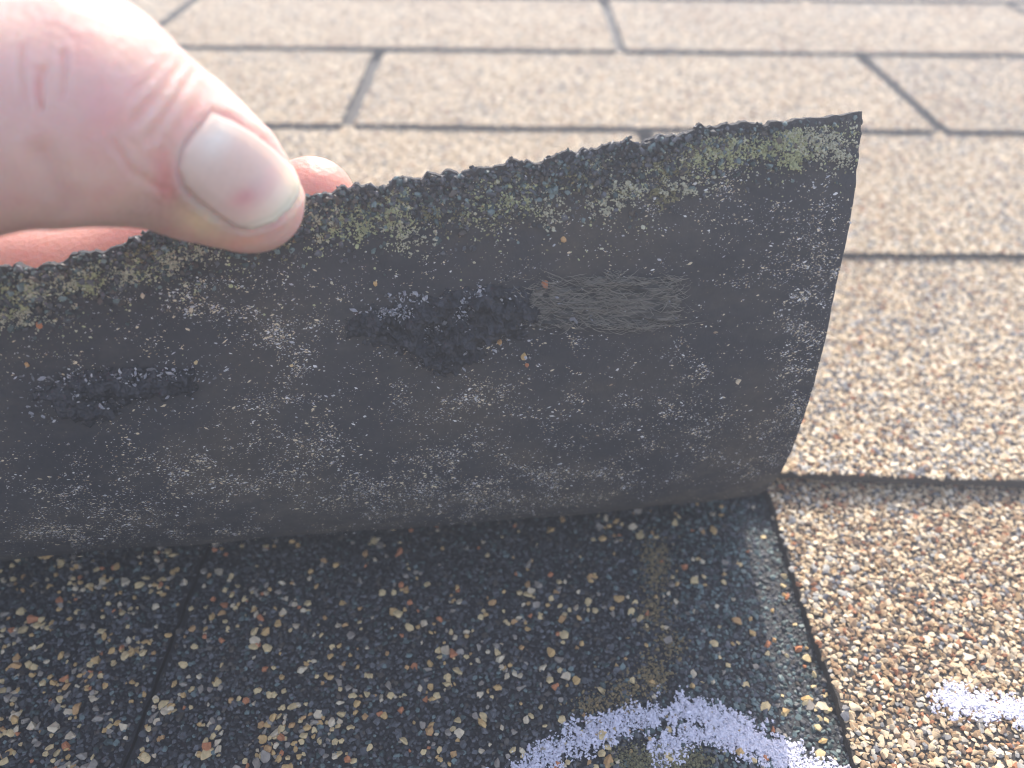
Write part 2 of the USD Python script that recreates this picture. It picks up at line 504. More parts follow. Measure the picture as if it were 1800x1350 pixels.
fn = grid_normals(front)
if (fn[NU // 2, NV // 2] @ (CO - front[NU // 2, NV // 2])) < 0:
    fn = -fn
base_front, base_n = front.copy(), fn.copy()
fp = project(base_front)
relief = 0.0011 * fbm(base_front * 75, 4, 81) + 0.00045 * fbm(base_front * 420, 3, 82)
rim = np.clip((VV - 0.86) / 0.14, 0, 1)
relief += rim * (0.0012 * fbm(base_front * 210, 5, 83) + 0.0010 * fbm(base_front * 800, 3, 84) - 0.0006 * rim)
front = base_front + base_n * relief[..., None]
back = base_front - base_n * (FTH + 0.0005 * fbm(base_front * 300, 2, 85) - 0.0009 * rim ** 2)[..., None]

flap_mat = usdkit.material(stage, L('tab_underside'), {
    'o': ('texture_coordinate', {}),
    'n': ('noise_texture', {'scale': 34.0, 'detail': 6.0, 'roughness': 0.6}),
    'm': ('rgb_ramp', {'ramp': [(0.32, (0.036, 0.037, 0.042)), (0.5, (0.050, 0.049, 0.052)), (0.68, (0.072, 0.064, 0.057))]}),
    'mp': ('mapping', {'scale': (0.55, 1, 1.0)}),
    'v': ('voronoi_texture', {'scale': 2600.0, 'randomness': 1.0}),
    'vr': ('rgb_ramp', {'ramp': [(0.12, (1, 1, 1)), (0.24, (0, 0, 0))]}),
    'sp': ('separate_color', {}),
    'pick': ('math', {'math_type': 'greater_than', 'value2': 0.80}),
    'pat': ('noise_texture', {'scale': 95.0, 'detail': 4.0, 'roughness': 0.65}),
    'patr': ('rgb_ramp', {'ramp': [(0.46, (0.06, 0.06, 0.06)), (0.62, (1, 1, 1))]}),
    'a': ('mix', {'mix_type': 'multiply', 'fac': 1.0}),
    'b': ('math', {'math_type': 'multiply'}),
    'x': ('mix_color', {'b': (0.33, 0.32, 0.30)}),
    'sz': ('separate_xyz', {}), 'low': ('map_range', {'from_min': 0.055, 'from_max': 0.012, 'to_min': 0.0, 'to_max': 1.0, 'clamp': True}),
    'dm': ('mapping', {'scale': (0.45, 1, 1)}), 'd1': ('noise_texture', {'scale': 120.0, 'detail': 8.0, 'roughness': 0.78}),
    'dr': ('rgb_ramp', {'ramp': [(0.47, (0.0, 0.0, 0.0)), (0.66, (0.55, 0.55, 0.55))]}), 'dmul': ('math', {'math_type': 'multiply'}), 'dadd': ('math', {'math_type': 'multiply_add', 'value2': 0.62, 'value3': 0.38}),
    'dx': ('mix_color', {'b': (0.17, 0.145, 0.105)}),
    'f': ('noise_texture', {'scale': 1500.0, 'detail': 4.0, 'roughness': 0.7}),
    'bp': ('bump', {'strength': 0.55, 'distance': 0.0005}),
    'p': ('principled_bsdf', {'roughness': 0.8, 'specular_ior_level': 0.3})},
    [('o.object', 'n.vector'), ('n.fac', 'm.fac'), ('o.object', 'mp.vector'), ('mp.vector', 'v.vector'), ('v.distance', 'vr.fac'), ('v.color', 'sp.color'), ('sp.r', 'pick.value1'),
     ('o.object', 'pat.vector'), ('pat.fac', 'patr.fac'), ('vr.color', 'a.color1'), ('patr.color', 'a.color2'), ('a.color', 'b.value1'), ('pick.value', 'b.value2'), ('b.value', 'x.fac'),
     ('o.object', 'sz.vector'), ('sz.z', 'low.value'), ('o.object', 'dm.vector'), ('dm.vector', 'd1.vector'), ('d1.fac', 'dr.fac'), ('low.result', 'dadd.value1'), ('dr.color', 'dmul.value1'), ('dadd.value', 'dmul.value2'), ('dmul.value', 'dx.fac'),
     ('m.color', 'dx.a'), ('dx.result', 'x.a'), ('x.result', 'p.base_color'), ('o.object', 'f.vector'), ('f.fac', 'bp.height'), ('bp.normal', 'p.normal')], surface='p.BSDF')

tab = thing('shingle_tab', 'curled black roof shingle tab lifted and bent back by a thumb, speckled underside showing', 'shingle', origin=(0, 0.165, 0))
part(tab, 'sheet', slab(front, back), flap_mat, smooth=50)

tree_px = cKDTree(fp.reshape(-1, 2))
flat_p, flat_n = front.reshape(-1, 3), fn.reshape(-1, 3)
first_seen = np.ones(len(flat_p), bool)
lowest = fp[..., 1].argmax(1)
seen_grid = np.arange(NV)[None] >= lowest[:, None]
seen_idx = np.flatnonzero(seen_grid.ravel())
tree_px = cKDTree(fp.reshape(-1, 2)[seen_idx])
look_up = LinearNDInterpolator(fp.reshape(-1, 2)[seen_idx], np.column_stack([flat_p, flat_n, VV.ravel()])[seen_idx])


def on_tab(px):
    """Points and normals of the underside at the given spots, and whether the tab is there."""
    px = np.asarray(px, float)
    d, i = tree_px.query(px)
    r = look_up(px)
    bad = ~np.isfinite(r).all(1)
    i = seen_idx[i]
    r[bad] = np.column_stack([flat_p, flat_n, VV.ravel()])[i[bad]]
    return r[:, :3], r[:, 3:6], (d < 8.0) & ~bad, r[:, 6]


# granules of the upper face: dense near the rims that show, thinner over the rest
bu, bv = rng.random(26000), rng.random(26000)
extra = 9000
bu = np.concatenate([bu, rng.random(extra) ** 0.8, 1 - 0.02 * rng.random(2500)])
bv = np.minimum(np.concatenate([bv, 1 - 0.05 * rng.random(extra) ** 1.2, rng.random(2500)]), 0.992 - 0.012 * rng.random(len(bu)))
bu = np.minimum(bu, 0.994)
iu, iv = np.clip((bu * (NU - 1)).astype(int), 0, NU - 1), np.clip((bv * (NV - 1)).astype(int), 0, NV - 1)
bp = back[iu, iv] + rng.normal(0, 0.0003, (len(iu), 3)) * [1, 0, 0]
bn = -base_n[iu, iv]
n = len(bp)
size = np.exp(rng.normal(np.log(0.0014), 0.25, n)).clip(0.0007, 0.0022)
col = rng.choice(len(TAN_W), n, p=TAN_W / TAN_W.sum())
scatter(tab, 'granules', tan_protos, bp + bn * (size * 0.1)[:, None], size[:, None] * rng.uniform(0.8, 1.2, (n, 3)), quat_mul(quat_align(bn), quat_z(n)), col * 2 + rng.integers(0, 2, n))

# crumbly asphalt along the free edge
n = 14000
ui = rng.integers(0, NU, n)
vi = np.clip((NV - 1 - np.abs(rng.normal(0, 6, n))).astype(int), 0, NV - 1)
thick = rng.random(n)
cp = front[ui, vi] * (1 - thick[:, None] * (vi == NV - 1)[:, None]) + back[ui, vi] * (thick[:, None] * (vi == NV - 1)[:, None])
cn = base_n[ui, vi]
keep = rng.random(n) < np.clip((NU - ui) / 90.0, 0.05, 1)
cp, cn, n = cp[keep], cn[keep], int(keep.sum())
cp = cp + rng.normal(0, 0.0004, (n, 3))
size = np.exp(rng.normal(np.log(0.0009), 0.38, n)).clip(0.0003, 0.0019)
idx = rng.choice(len(dark_protos), n)
scatter(tab, 'crumbs', dark_protos, cp, size[:, None] * rng.uniform(0.7, 1.3, (n, 3)), quat_mul(quat_align(cn), quat_z(n, 0.8)), idx)

# pale mineral dust pressed into the asphalt, in drifts
drift = [(505, 640, 22, 55, 1.0), (430, 715, 35, 14, .9), (540, 790, 55, 35, .8), (380, 840, 110, 35, .8), (200, 880, 140, 40, .8), (640, 865, 120, 35, .6), (770, 870, 90, 30, .9),
         (1008, 655, 12, 45, .9), (1210, 640, 26, 45, .9), (1195, 740, 55, 40, .8), (1050, 750, 70, 40, .5), (900, 820, 100, 35, .5), (1290, 790, 60, 50, .6), (1415, 600, 30, 90, 1.2), (1440, 470, 26, 90, .9),
         (1395, 720, 25, 60, .8), (520, 545, 70, 40, .5), (450, 520, 60, 30, .4), (1330, 420, 60, 60, .35), (300, 560, 90, 50, .35), (830, 700, 120, 60, .35), (1150, 830, 150, 30, .6), (60, 900, 80, 40, .6), (1180, 340, 160, 40, .3)]
cand = rng.uniform([-40, 180], [1540, 990], (330000, 2))
dd = np.full(len(cand), 0.022)
for (x, y, sx, sy, a) in drift:
    dd += 0.22 * a * np.exp(-((cand[:, 0] - x) / sx) ** 2 / 2 - ((cand[:, 1] - y) / sy) ** 2 / 2)
dd += 0.10 * np.exp(-((np.interp(cand[:, 0], [0, 500, 1000, 1330], [985, 948, 906, 872]) - 30 - cand[:, 1]) / 34) ** 2)
dd *= np.exp(6.0 * fbm(np.column_stack([cand / [44, 26], np.zeros(len(cand))]), 4, 91))
cand = cand[rng.random(len(cand)) < dd * 1.15]
dp, dn, ok, dvv = on_tab(cand)
ok &= dvv < 0.985
dp, dn = dp[ok], dn[ok]
n = len(dp)
dust_mats = [grain_mat('dust_white', (0.66, 0.65, 0.62)), grain_mat('dust_cream', (0.62, 0.52, 0.35)), grain_mat('dust_grey', (0.42, 0.42, 0.43)), grain_mat('dust_brown', (0.30, 0.22, 0.14))]
octa = (np.array([[.5, 0, 0], [-.5, 0, 0], [0, .38, 0], [0, -.38, 0], [0, 0, .22], [0, 0, -.22], [.32, .3, .05], [-.3, -.28, .06]]), None)
h = trimesh.convex.convex_hull(octa[0]); dust_shape = (np.array(h.vertices), np.array(h.faces))
size = np.exp(rng.normal(np.log(0.00019), 0.48, n)).clip(0.00008, 0.0009)
scatter(tab, 'dust', [(dust_shape, m) for m in dust_mats], dp + dn * 0.00003, size[:, None] * np.column_stack([rng.uniform(0.9, 1.9, n), rng.uniform(0.7, 1.2, n), np.ones(n)]),
        quat_mul(quat_align(dn), quat_z(n, 0.2) * [1, 1, 1, 0.55]), rng.choice(4, n, p=[.22, .36, .30, .12]))

# lichen: tufts of tiny lobes near the free edge
lich_mats = [grain_mat('lichen_lime', (0.42, 0.43, 0.24), 0.9, 0.2), grain_mat('lichen_pale', (0.50, 0.48, 0.35), 0.9, 0.2), grain_mat('lichen_olive', (0.24, 0.22, 0.12), 0.9, 0.2), grain_mat('lichen_ochre', (0.30, 0.23, 0.12), 0.9, 0.2)]
patches = [(600, 400, 30, 20, 130, 0), (640, 385, 26, 22, 130, 0), (690, 380, 28, 20, 130, 0), (720, 410, 30, 20, 90, 1), (560, 385, 26, 22, 110, 1), (860, 365, 26, 16, 90, 0), (920, 350, 26, 16, 80, 0), (975, 375, 16, 22, 60, 1),
           (1100, 335, 26, 20, 90, 1), (1060, 355, 22, 18, 70, 1), (1195, 330, 32, 14, 110, 1), (1165, 345, 20, 16, 70, 2), (1230, 275, 16, 15, 80, 0), (1285, 270, 22, 14, 120, 0), (1345, 262, 24, 14, 150, 0), (1385, 255, 26, 22, 210, 0), (1435, 245, 28, 24, 230, 1), (1470, 262, 20, 18, 100, 1), (1485, 285, 12, 12, 50, 1),
           (1390, 285, 22, 12, 90, 0), (1180, 300, 30, 14, 60, 2), (1010, 310, 40, 12, 60, 2), (20, 520, 30, 24, 190, 0), (70, 505, 34, 22, 180, 1), (130, 490, 26, 14, 110, 1), (165, 500, 18, 14, 90, 0), (210, 480, 20, 12, 90, 1), (300, 460, 26, 14, 110, 1), (345, 445, 24, 10, 80, 1), (40, 560, 26, 14, 70, 1), (250, 440, 26, 10, 60, 2), (480, 425, 22, 14, 60, 2), (780, 385, 40, 16, 80, 2)]
ico = trimesh.creation.icosphere(0, 0.5)
q = np.column_stack([rng.uniform(-30, 1515, 60000), np.zeros(60000)])
top_y = np.interp(q[:, 0], [0, 150, 300, 530, 700, 950, 1150, 1300, 1500], [480, 440, 408, 345, 318, 285, 245, 225, 198])
q[:, 1] = top_y + rng.gamma(2.2, 20, 60000) + 6
den = np.exp(10 * fbm(np.column_stack([q / [70, 34], np.zeros(60000)]), 4, 51)) * 0.075
q = q[rng.random(60000) < den]
P, N, ok, v_ = on_tab(q)
ok &= v_ < 0.99
P, N = P[ok], N[ok]; n = len(P)
size = np.exp(rng.normal(np.log(0.00024), 0.42, n)).clip(0.0001, 0.0008)
scatter(tab, 'lichen_dust', [((np.array(ico.vertices) * [1.2, 0.9, 0.6], np.array(ico.faces)), m) for m in lich_mats[:3]], P + N * rng.uniform(0.0, 0.0002, n)[:, None], size[:, None] * rng.uniform(0.7, 1.4, (n, 3)), quat_mul(quat_align(N), quat_z(n, 0.5)), rng.choice(3, n, p=[.35, .4, .25]))
for (x, y, sx, sy, cnt, kindc) in patches:
    c = rng.normal([x, y], [sx * 0.72, sy * 0.72], (cnt // 3, 2))
    tuft = np.repeat(c, 8, 0) + rng.normal(0, 3.0, (len(c) * 8, 2))
    P, N, ok, v_ = on_tab(tuft)
    P, N = P[ok & (v_ < 0.992)], N[ok & (v_ < 0.992)]
    n = len(P)
    if n < 5:
        continue
    V, F = [], []
    base_v = np.array(ico.vertices)
    sz = np.exp(rng.normal(np.log(0.00030), 0.38, n)).clip(0.00013, 0.0008)
    q = rng.normal(size=(n, 3, 3)); q, _ = np.linalg.qr(q)
    lobes = np.einsum('nij,vj->nvi', q * np.array([1.25, 0.9, 0.55])[None, None], base_v) * sz[:, None, None]
    V = (P + N * (np.abs(rng.normal(0.0002, 0.00022, n)))[:, None])[:, None] + lobes
    F = (np.array(ico.faces)[None] + (np.arange(n) * len(base_v))[:, None, None]).reshape(-1, 3)
    part(tab, 'lichen', (V.reshape(-1, 3), F), lich_mats[kindc], smooth=False)

for (x, y, sx, sy, cnt, kindc) in [(1155, 985, 20, 34, 190, 3), (1150, 1070, 18, 22, 80, 3), (1148, 1185, 20, 24, 120, 3), (1100, 1215, 26, 20, 90, 3), (1125, 1335, 34, 18, 200, 2), (1205, 1335, 30, 16, 170, 2), (1180, 1130, 16, 20, 60, 3), (1040, 1235, 22, 14, 60, 3)]:
    q = rng.normal([x, y], [sx * 0.8, sy * 0.8], (cnt * 3, 2))
    P = np.array([on_roof(a, b, -0.0004) for a, b in q])
    n = len(P)
    P[:, 2] = shingle_z(P[:, 0], P[:, 1], 6) + rng.uniform(0.0002, 0.0009, n)
    base_v = np.array(ico.vertices)
    sz = np.exp(rng.normal(np.log(0.00040), 0.38, n)).clip(0.00015, 0.001)
    q3 = rng.normal(size=(n, 3, 3)); q3, _ = np.linalg.qr(q3)
    V = P[:, None] + np.einsum('nij,vj->nvi', q3 * np.array([1.25, 0.9, 0.6])[None, None], base_v) * sz[:, None, None]
    F = (np.array(ico.faces)[None] + (np.arange(n) * len(base_v))[:, None, None]).reshape(-1, 3)
    part(bare_shingle, 'lichen', (V.reshape(-1, 3), F), lich_mats[kindc], smooth=False)

# single loose granules stuck to the underside
loose = [(660, 498, 11, 1), (958, 500, 17, 3), (822, 580, 11, 3), (877, 600, 13, 5), (921, 626, 17, 1), (926, 642, 9, 3), (70, 571, 13, 3), (48, 641, 12, 5), (300, 678, 18, 1), (345, 637, 9, 0), (512, 640, 8, 0), (1297, 668, 15, 2), (990, 420, 12, 5), (336, 546, 10, 2), (250, 520, 10, 2)]
for k, (x, y, s, c) in enumerate(loose):
    P, N, ok, _ = on_tab([[x, y]])
    v, f = stone(900 + k, 16, 0.7)
    t = float((P[0] - CO) @ CF)
    q = trimesh.geometry.align_vectors([0, 0, 1], N[0])[:3, :3]
    part(tab, 'granule', ((v * s * t / FPX * 1.15) @ q.T + P[0] + N[0] * 0.0002, f), spot_mats[c], smooth=30)


# torn strips of the old sealant
def patch_mesh(outline, inside, step=3.2, seed=1):
    """A ragged skin over the tab: pixel outline -> closed sheet with its own relief. inside(q) gives heights in metres, below zero where there is none."""
    lo, hi = np.min(outline, 0) - 6, np.max(outline, 0) + 6
    gx, gy = np.meshgrid(np.arange(lo[0], hi[0], step), np.arange(lo[1], hi[1], step), indexing='ij')
    q = np.stack([gx.ravel(), gy.ravel()], 1)
    P, N, ok, _ = on_tab(q)
    hgt = inside(q)
    hgt = np.where(ok, hgt, -1)
    V = P + N * np.maximum(hgt, -0.0006)[:, None]
    nu, nv = gx.shape
    f = grid_faces(nu, nv)
    f = f[(hgt[f] > -0.0004).all(1)]
    f = tri(f)
    used, inv = np.unique(f, return_inverse=True)
    f = inv.reshape(-1, 3); V = V[used]; N2 = N[used]
    a = np.cross(V[f[:, 1]] - V[f[:, 0]], V[f[:, 2]] - V[f[:, 0]]).sum(0) @ N2.mean(0)
    return (V, f if a > 0 else f[:, ::-1])


def inside_poly(q, poly):
    from shapely import Polygon, points
    import shapely
    p = Polygon(poly)
    d = shapely.distance(p.boundary, points(q))
    return np.where(shapely.contains(p, points(q)), d, -d)


tar_mat = asphalt('old_tar', (0.008, 0.009, 0.011), (0.050, 0.053, 0.063), rough=0.16, scale=420.0, bump=0.0012)
fibre_mat = usdkit.material(stage, L('torn_fibre'), {
    'o': ('texture_coordinate', {}), 'mp': ('mapping', {'scale': (0.22, 1, 1)}),
    'n': ('noise_texture', {'scale': 900.0, 'detail': 5.0, 'roughness': 0.7, 'distortion': 0.6}),
    'm': ('rgb_ramp', {'ramp': [(0.40, (0.030, 0.030, 0.029)), (0.54, (0.095, 0.090, 0.080)), (0.72, (0.26, 0.24, 0.20))]}),
    'bp': ('bump', {'strength': 0.7, 'distance': 0.0006}), 'p': ('principled_bsdf', {'roughness': 0.75})},
    [('o.object', 'mp.vector'), ('mp.vector', 'n.vector'), ('n.fac', 'm.fac'), ('n.fac', 'bp.height'), ('bp.normal', 'p.normal'), ('m.color', 'p.base_color')], surface='p.BSDF')
tar1 = [(605, 575), (640, 548), (700, 545), (760, 528), (820, 512), (880, 505), (925, 520), (945, 550), (930, 580), (890, 590), (850, 600), (835, 630), (800, 650), (760, 645), (725, 620), (660, 600), (612, 592)]
tar2 = [(55, 690), (110, 668), (180, 655), (250, 650), (330, 655), (345, 675), (300, 690), (230, 705), (195, 735), (140, 742), (100, 725), (85, 700)]
fib = [(915, 512), (960, 505), (1010, 500), (1060, 488), (1075, 478), (1090, 492), (1140, 486), (1165, 480), (1188, 495), (1192, 530), (1186, 568), (1150, 565), (1110, 578), (1060, 572), (1010, 566), (965, 578), (930, 566), (905, 540)]


def tar_height(poly, amp, seed):
    def h(q):
        d = inside_poly(q, poly) + 6 + 34 * fbm(np.column_stack([q / 16, np.zeros(len(q))]), 4, seed)
        n = fbm(np.column_stack([q / 22, np.zeros(len(q)) + 5]), 4, seed + 1) + 0.6 * np.abs(fbm(np.column_stack([q / 9, np.zeros(len(q)) + 2]), 3, seed + 2))
        return np.where(d > 0, np.clip(d / 14, 0, 1) * (0.0007 + amp * (n + 0.12)), -0.0003 + d * 0.0004)
    return h


def fibre_height(poly, seed):
    def h(q):
        d = inside_poly(q, poly) + 24 * fbm(np.column_stack([q[:, 0] / 30, q[:, 1] / 8, np.zeros(len(q))]), 5, seed) + 34 * fbm(np.column_stack([q[:, 0] / 16, q[:, 1] / 13, np.zeros(len(q)) + 4]), 3, seed + 5)
        n = fbm(np.column_stack([q[:, 0] / 45, q[:, 1] / 7, np.zeros(len(q))]), 4, seed + 1)
        lip = 0.5 * np.exp(-((d - 7) / 6.0) ** 2)
        return np.where(d > 0, np.clip(d / 5, 0, 1) * (0.0004 + 0.0009 * n) + 0.0006 * lip, -0.0003 + d * 0.0004)
    return h


part(tab, 'sealant', patch_mesh(tar1, tar_height(tar1, 0.0050, 5), 1.8), tar_mat, smooth=60, label='torn lumpy black sealant near the middle of the tab')
part(tab, 'sealant', patch_mesh(tar2, tar_height(tar2, 0.0034, 15), 2.0), tar_mat, smooth=60, label='smeared sealant near the left of the tab')
part(tab, 'torn_fibre', patch_mesh(fib, fibre_height(fib, 25), 2.0), fibre_mat, smooth=60, label='grey fibrous scrap stuck beside the sealant')
def scraps(centres, spread, counts, size, seed):
    r = np.random.default_rng(seed)
    V, F, at_ = [], [], 0
    for (cx, cy), (sx, sy), cnt in zip(centres, spread, counts):
        P, N, ok, _ = on_tab(r.normal([cx, cy], [sx, sy], (cnt, 2)))
        for p, nn, o in zip(P, N, ok):
            if not o:
                continue
            v, f = stone(int(r.integers(1e6)), 18, 0.8)
            k = np.exp(r.normal(np.log(size), 0.5))
            rot = trimesh.transformations.random_rotation_matrix(r.random(3))[:3, :3]
            V.append((v * k * [1.3, 1, 0.9]) @ rot.T + p + nn * k * 0.15); F.append(f + at_); at_ += len(v)
    return np.vstack(V), np.vstack(F)


part(tab, 'tar_clumps', scraps([(690, 560), (790, 560), (850, 530), (890, 570), (770, 620), (720, 600), (640, 575)], [(26, 9), (26, 16), (22, 14), (24, 14), (22, 14), (20, 10), (16, 7)], [40, 60, 60, 44, 44, 26, 20], 0.0012, 3), tar_mat, smooth=30, kind='stuff')
part(tab, 'tar_clumps', scraps([(120, 680), (190, 670), (165, 710), (270, 660)], [(26, 9), (26, 9), (22, 12), (40, 8)], [18, 24, 20, 16], 0.0009, 4), tar_mat, smooth=30, kind='stuff')


def fibres(specs, seed):
    r = np.random.default_rng(seed)
    from_px = []
    V, F, at_ = [], [], 0
    for (x, y, sx, sy, cnt, lo, hi) in specs:
        for _ in range(cnt):
            c = r.normal([x, y], [sx, sy]); ln = r.uniform(lo, hi); a = r.normal(0, 0.38)
            t = np.linspace(-0.5, 0.5, 9)
            q = c + np.outer(t * ln, [math.cos(a), math.sin(a)]) + np.outer((t ** 2 - 0.1) * r.normal(0, ln * 0.22), [-math.sin(a), math.cos(a)]) + r.normal(0, 0.5, (9, 2))
            P, N, ok, _ = on_tab(q)
            if not ok.all():
                continue
            P = P + N * (0.0003 + np.abs(r.normal(0, 0.0006)) * (1 - (2 * t) ** 2))[:, None]
            rad = np.exp(r.normal(np.log(0.000055), 0.35)) * (1 - 0.7 * (2 * t) ** 2)
            T = np.gradient(P, axis=0); T /= np.linalg.norm(T, axis=1, keepdims=True)
            B = np.cross(T, N)
            ring = np.stack([P + (math.cos(h) * B + math.sin(h) * N) * rad[:, None] for h in (0.5, 2.6, 4.7)], 1)
            i, j = np.meshgrid(np.arange(8), np.arange(3), indexing='ij')
            qd = np.stack([i * 3 + j, (i + 1) * 3 + j, (i + 1) * 3 + (j + 1) % 3, i * 3 + (j + 1) % 3], -1).reshape(-1, 4)
            V.append(ring.reshape(-1, 3)); F.append(tri(qd) + at_); at_ += 27
    return np.vstack(V), np.vstack(F)


fib_grey = grain_mat('fibre_grey', (0.25, 0.235, 0.20))
part(tab, 'fibres', fibres([(1060, 530, 56, 20, 420, 10, 46), (1075, 494, 50, 4, 90, 14, 50), (1085, 568, 52, 4, 90, 14, 52), (1180, 525, 12, 22, 70, 6, 34), (1178, 492, 10, 6, 30, 6, 30), (1080, 484, 10, 6, 26, 8, 24), (1130, 572, 16, 4, 30, 8, 34), (960, 530, 28, 18, 150, 10, 36), (905, 535, 30, 22, 60, 6, 22)], 6), fib_grey, smooth=True, kind='stuff')
# glinting flecks on the sealant
fleck_mat = grain_mat('fleck_blue_grey', (0.25, 0.26, 0.29), 0.3, 0.8)
fl = np.vstack([rng.normal([780, 570], [50, 22], (300, 2)), rng.normal([690, 548], [16, 5], (90, 2)), rng.normal([720, 520], [20, 6], (60, 2)), rng.normal([845, 525], [14, 14], (110, 2)), rng.normal([150, 690], [60, 18], (200, 2)), rng.normal([690, 552], [22, 8], (150, 2)), rng.normal([855, 525], [22, 12], (110, 2)), rng.normal([790, 555], [26, 8], (90, 2)), rng.normal([165, 665], [55, 8], (120, 2)), rng.normal([280, 655], [50, 8], (120, 2)), rng.normal([880, 590], [40, 20], (90, 2)), rng.normal([1060, 530], [80, 26], (50, 2)), rng.normal([760, 625], [40, 12], (60, 2))])
P, N, ok, _ = on_tab(fl)
P, N = P[ok], N[ok]; n = len(P)
size = np.exp(rng.normal(np.log(0.00036), 0.50, n)).clip(0.00015, 0.0012)
scatter(tab, 'flecks', [(dust_shape, m) for m in (fleck_mat, dust_mats[2], dark_mats[3])], P + N * rng.uniform(0.0003, 0.0014, n)[:, None], size[:, None] * np.column_stack([rng.uniform(0.8, 1.9, n), np.ones(n), np.ones(n) * 0.8]),
        quat_mul(quat_align(N), quat_z(n, 0.7)), rng.choice(3, n, p=[.5, .2, .3]))

# ---------------------------------------------------------------- chalk marks
chalk_mat = usdkit.material(stage, L('chalk'), {
    'o': ('texture_coordinate', {}), 'n': ('noise_texture', {'scale': 700.0, 'detail': 4.0}),
    'm': ('rgb_ramp', {'ramp': [(0.3, (0.68, 0.66, 0.74)), (0.7, (0.84, 0.82, 0.88))]}), 'p': ('principled_bsdf', {'roughness': 0.95, 'specular_ior_level': 0.1})},
    [('o.object', 'n.vector'), ('n.fac', 'm.fac'), ('m.color', 'p.base_color')], surface='p.BSDF')


def chalk(name, label, strokes, k, count, seed):
    """Chalk dust: flat flakes lying over the granules along strokes of (pixel polyline, half width)."""
    r = np.random.default_rng(seed)
    org = None
    flakes = []
    for pts, hw, share in strokes:
        lo, hi = np.min(pts, 0) - 2 * hw, np.max(pts, 0) + 2 * hw
        q = r.uniform(lo, hi, (int(count * share), 2))
        d = polyline_distance(q, pts) / hw
        nz = fbm(np.column_stack([q[:, 0] / 30, q[:, 1] / 30, np.zeros(len(q))]), 4, seed) * 1.6 + 1.3 * fbm(np.column_stack([q[:, 0] / 5, q[:, 1] / 16, np.zeros(len(q))]), 3, seed + 1) + 0.9 * fbm(np.column_stack([q / 4.5, np.zeros(len(q))]), 2, seed + 2)
        q = q[(d + nz + 0.85 * r.random(len(q)) < 1.06) & (q[:, 1] < 1420) & (q[:, 0] < 1870)]
        flakes.append(q)
    q = np.vstack(flakes)
    P = np.array([on_roof(x, y, -0.0002 if k == 6 else 0.002) for x, y in q])
    P[:, 2] = shingle_z(P[:, 0], P[:, 1], k) + r.uniform(0.0002, 0.0010, len(P)) + 0.0004 * fbm(np.column_stack([P[:, :2] * 900, np.zeros(len(P))]), 2, seed + 4)
    n = len(P)
    org = P.mean(0); org[2] = P[:, 2].min()
    t = thing(name, label, 'chalk mark', origin=org)
    sz = np.exp(r.normal(np.log(0.00038), 0.45, n)).clip(0.00015, 0.0012)
    scatter(t, 'chalk_dust', [(dust_shape, chalk_mat)], P, sz[:, None] * np.column_stack([r.uniform(0.9, 1.5, n), r.uniform(0.8, 1.2, n), r.uniform(1, 1.8, n)]), quat_z(n, 0.55, r), np.zeros(n, int))


chalk('chalk_mark', 'white chalk arch drawn on the dark bared shingle at the bottom', [
    ([(880, 1375), (960, 1325), (1050, 1285), (1130, 1258), (1200, 1245), (1255, 1250), (1310, 1275)], 27, 0.9),
    ([(1165, 1318), (1215, 1292), (1270, 1290), (1330, 1305), (1400, 1335), (1455, 1370)], 30, 0.8),
    ([(1225, 1250), (1300, 1285), (1360, 1318)], 20, 0.3)], 6, 52000, 7)
chalk('chalk_mark', 'short white chalk streak on the sunlit tan shingle at the right', [([(1655, 1226), (1700, 1236), (1760, 1250), (1860, 1272)], 24, 1.4)], 5, 26000, 9)

# ---------------------------------------------------------------- the hand
def cone_sdf(p, a, b, ra, rb):
    ba = b - a
    t = np.clip(((p - a) @ ba) / (ba @ ba), 0, 1)
    return np.linalg.norm(p - a - t[:, None] * ba, axis=1) - (ra + (rb - ra) * t)


def smin(a, b, k):
    h = np.clip(0.5 + 0.5 * (b - a) / k, 0, 1)
    return b + (a - b) * h - k * h * (1 - h)


THUMB = [(at(452, 362, .1275), .0065), (at(398, 322, .1255), .0090), (at(300, 262, .1180), .0106), (at(146, 196, .1045), .0131), (at(0, 208, .1010), .0118), (at(-200, 262, .1010), .0128), (np.array([-.118, .098, .1230]), .0150), (np.array([-.165, .112, .1300]), .0185)]
INDEX = [(at(550, 352, .1545), .0079), (at(420, 392, .1545), .0080), (at(150, 482, .1560), .0090), (at(-100, 475, .1560), .0094), (np.array([-.150, .148, .1150]), .0115)]
MIDDLE = [(np.array([-.048, .149, .0760]), .0076), (np.array([-.075, .142, .0800]), .0084), (np.array([-.115, .140, .0850]), .0092), (np.array([-.158, .160, .1140]), .0118)]
RING = [(np.array([-.062, .152, .0560]), .0072), (np.array([-.085, .148, .0600]), .0080), (np.array([-.122, .150, .0680]), .0088), (np.array([-.162, .172, .1080]), .0115)]
LITTLE = [(np.array([-.082, .157, .0400]), .0062), (np.array([-.103, .156, .0450]), .0070), (np.array([-.134, .160, .0560]), .0076), (np.array([-.166, .184, .1000]), .0105)]
WRIST, ELBOW = np.array([-.232, .140, .1330]), np.array([-.46, .105, .1750])


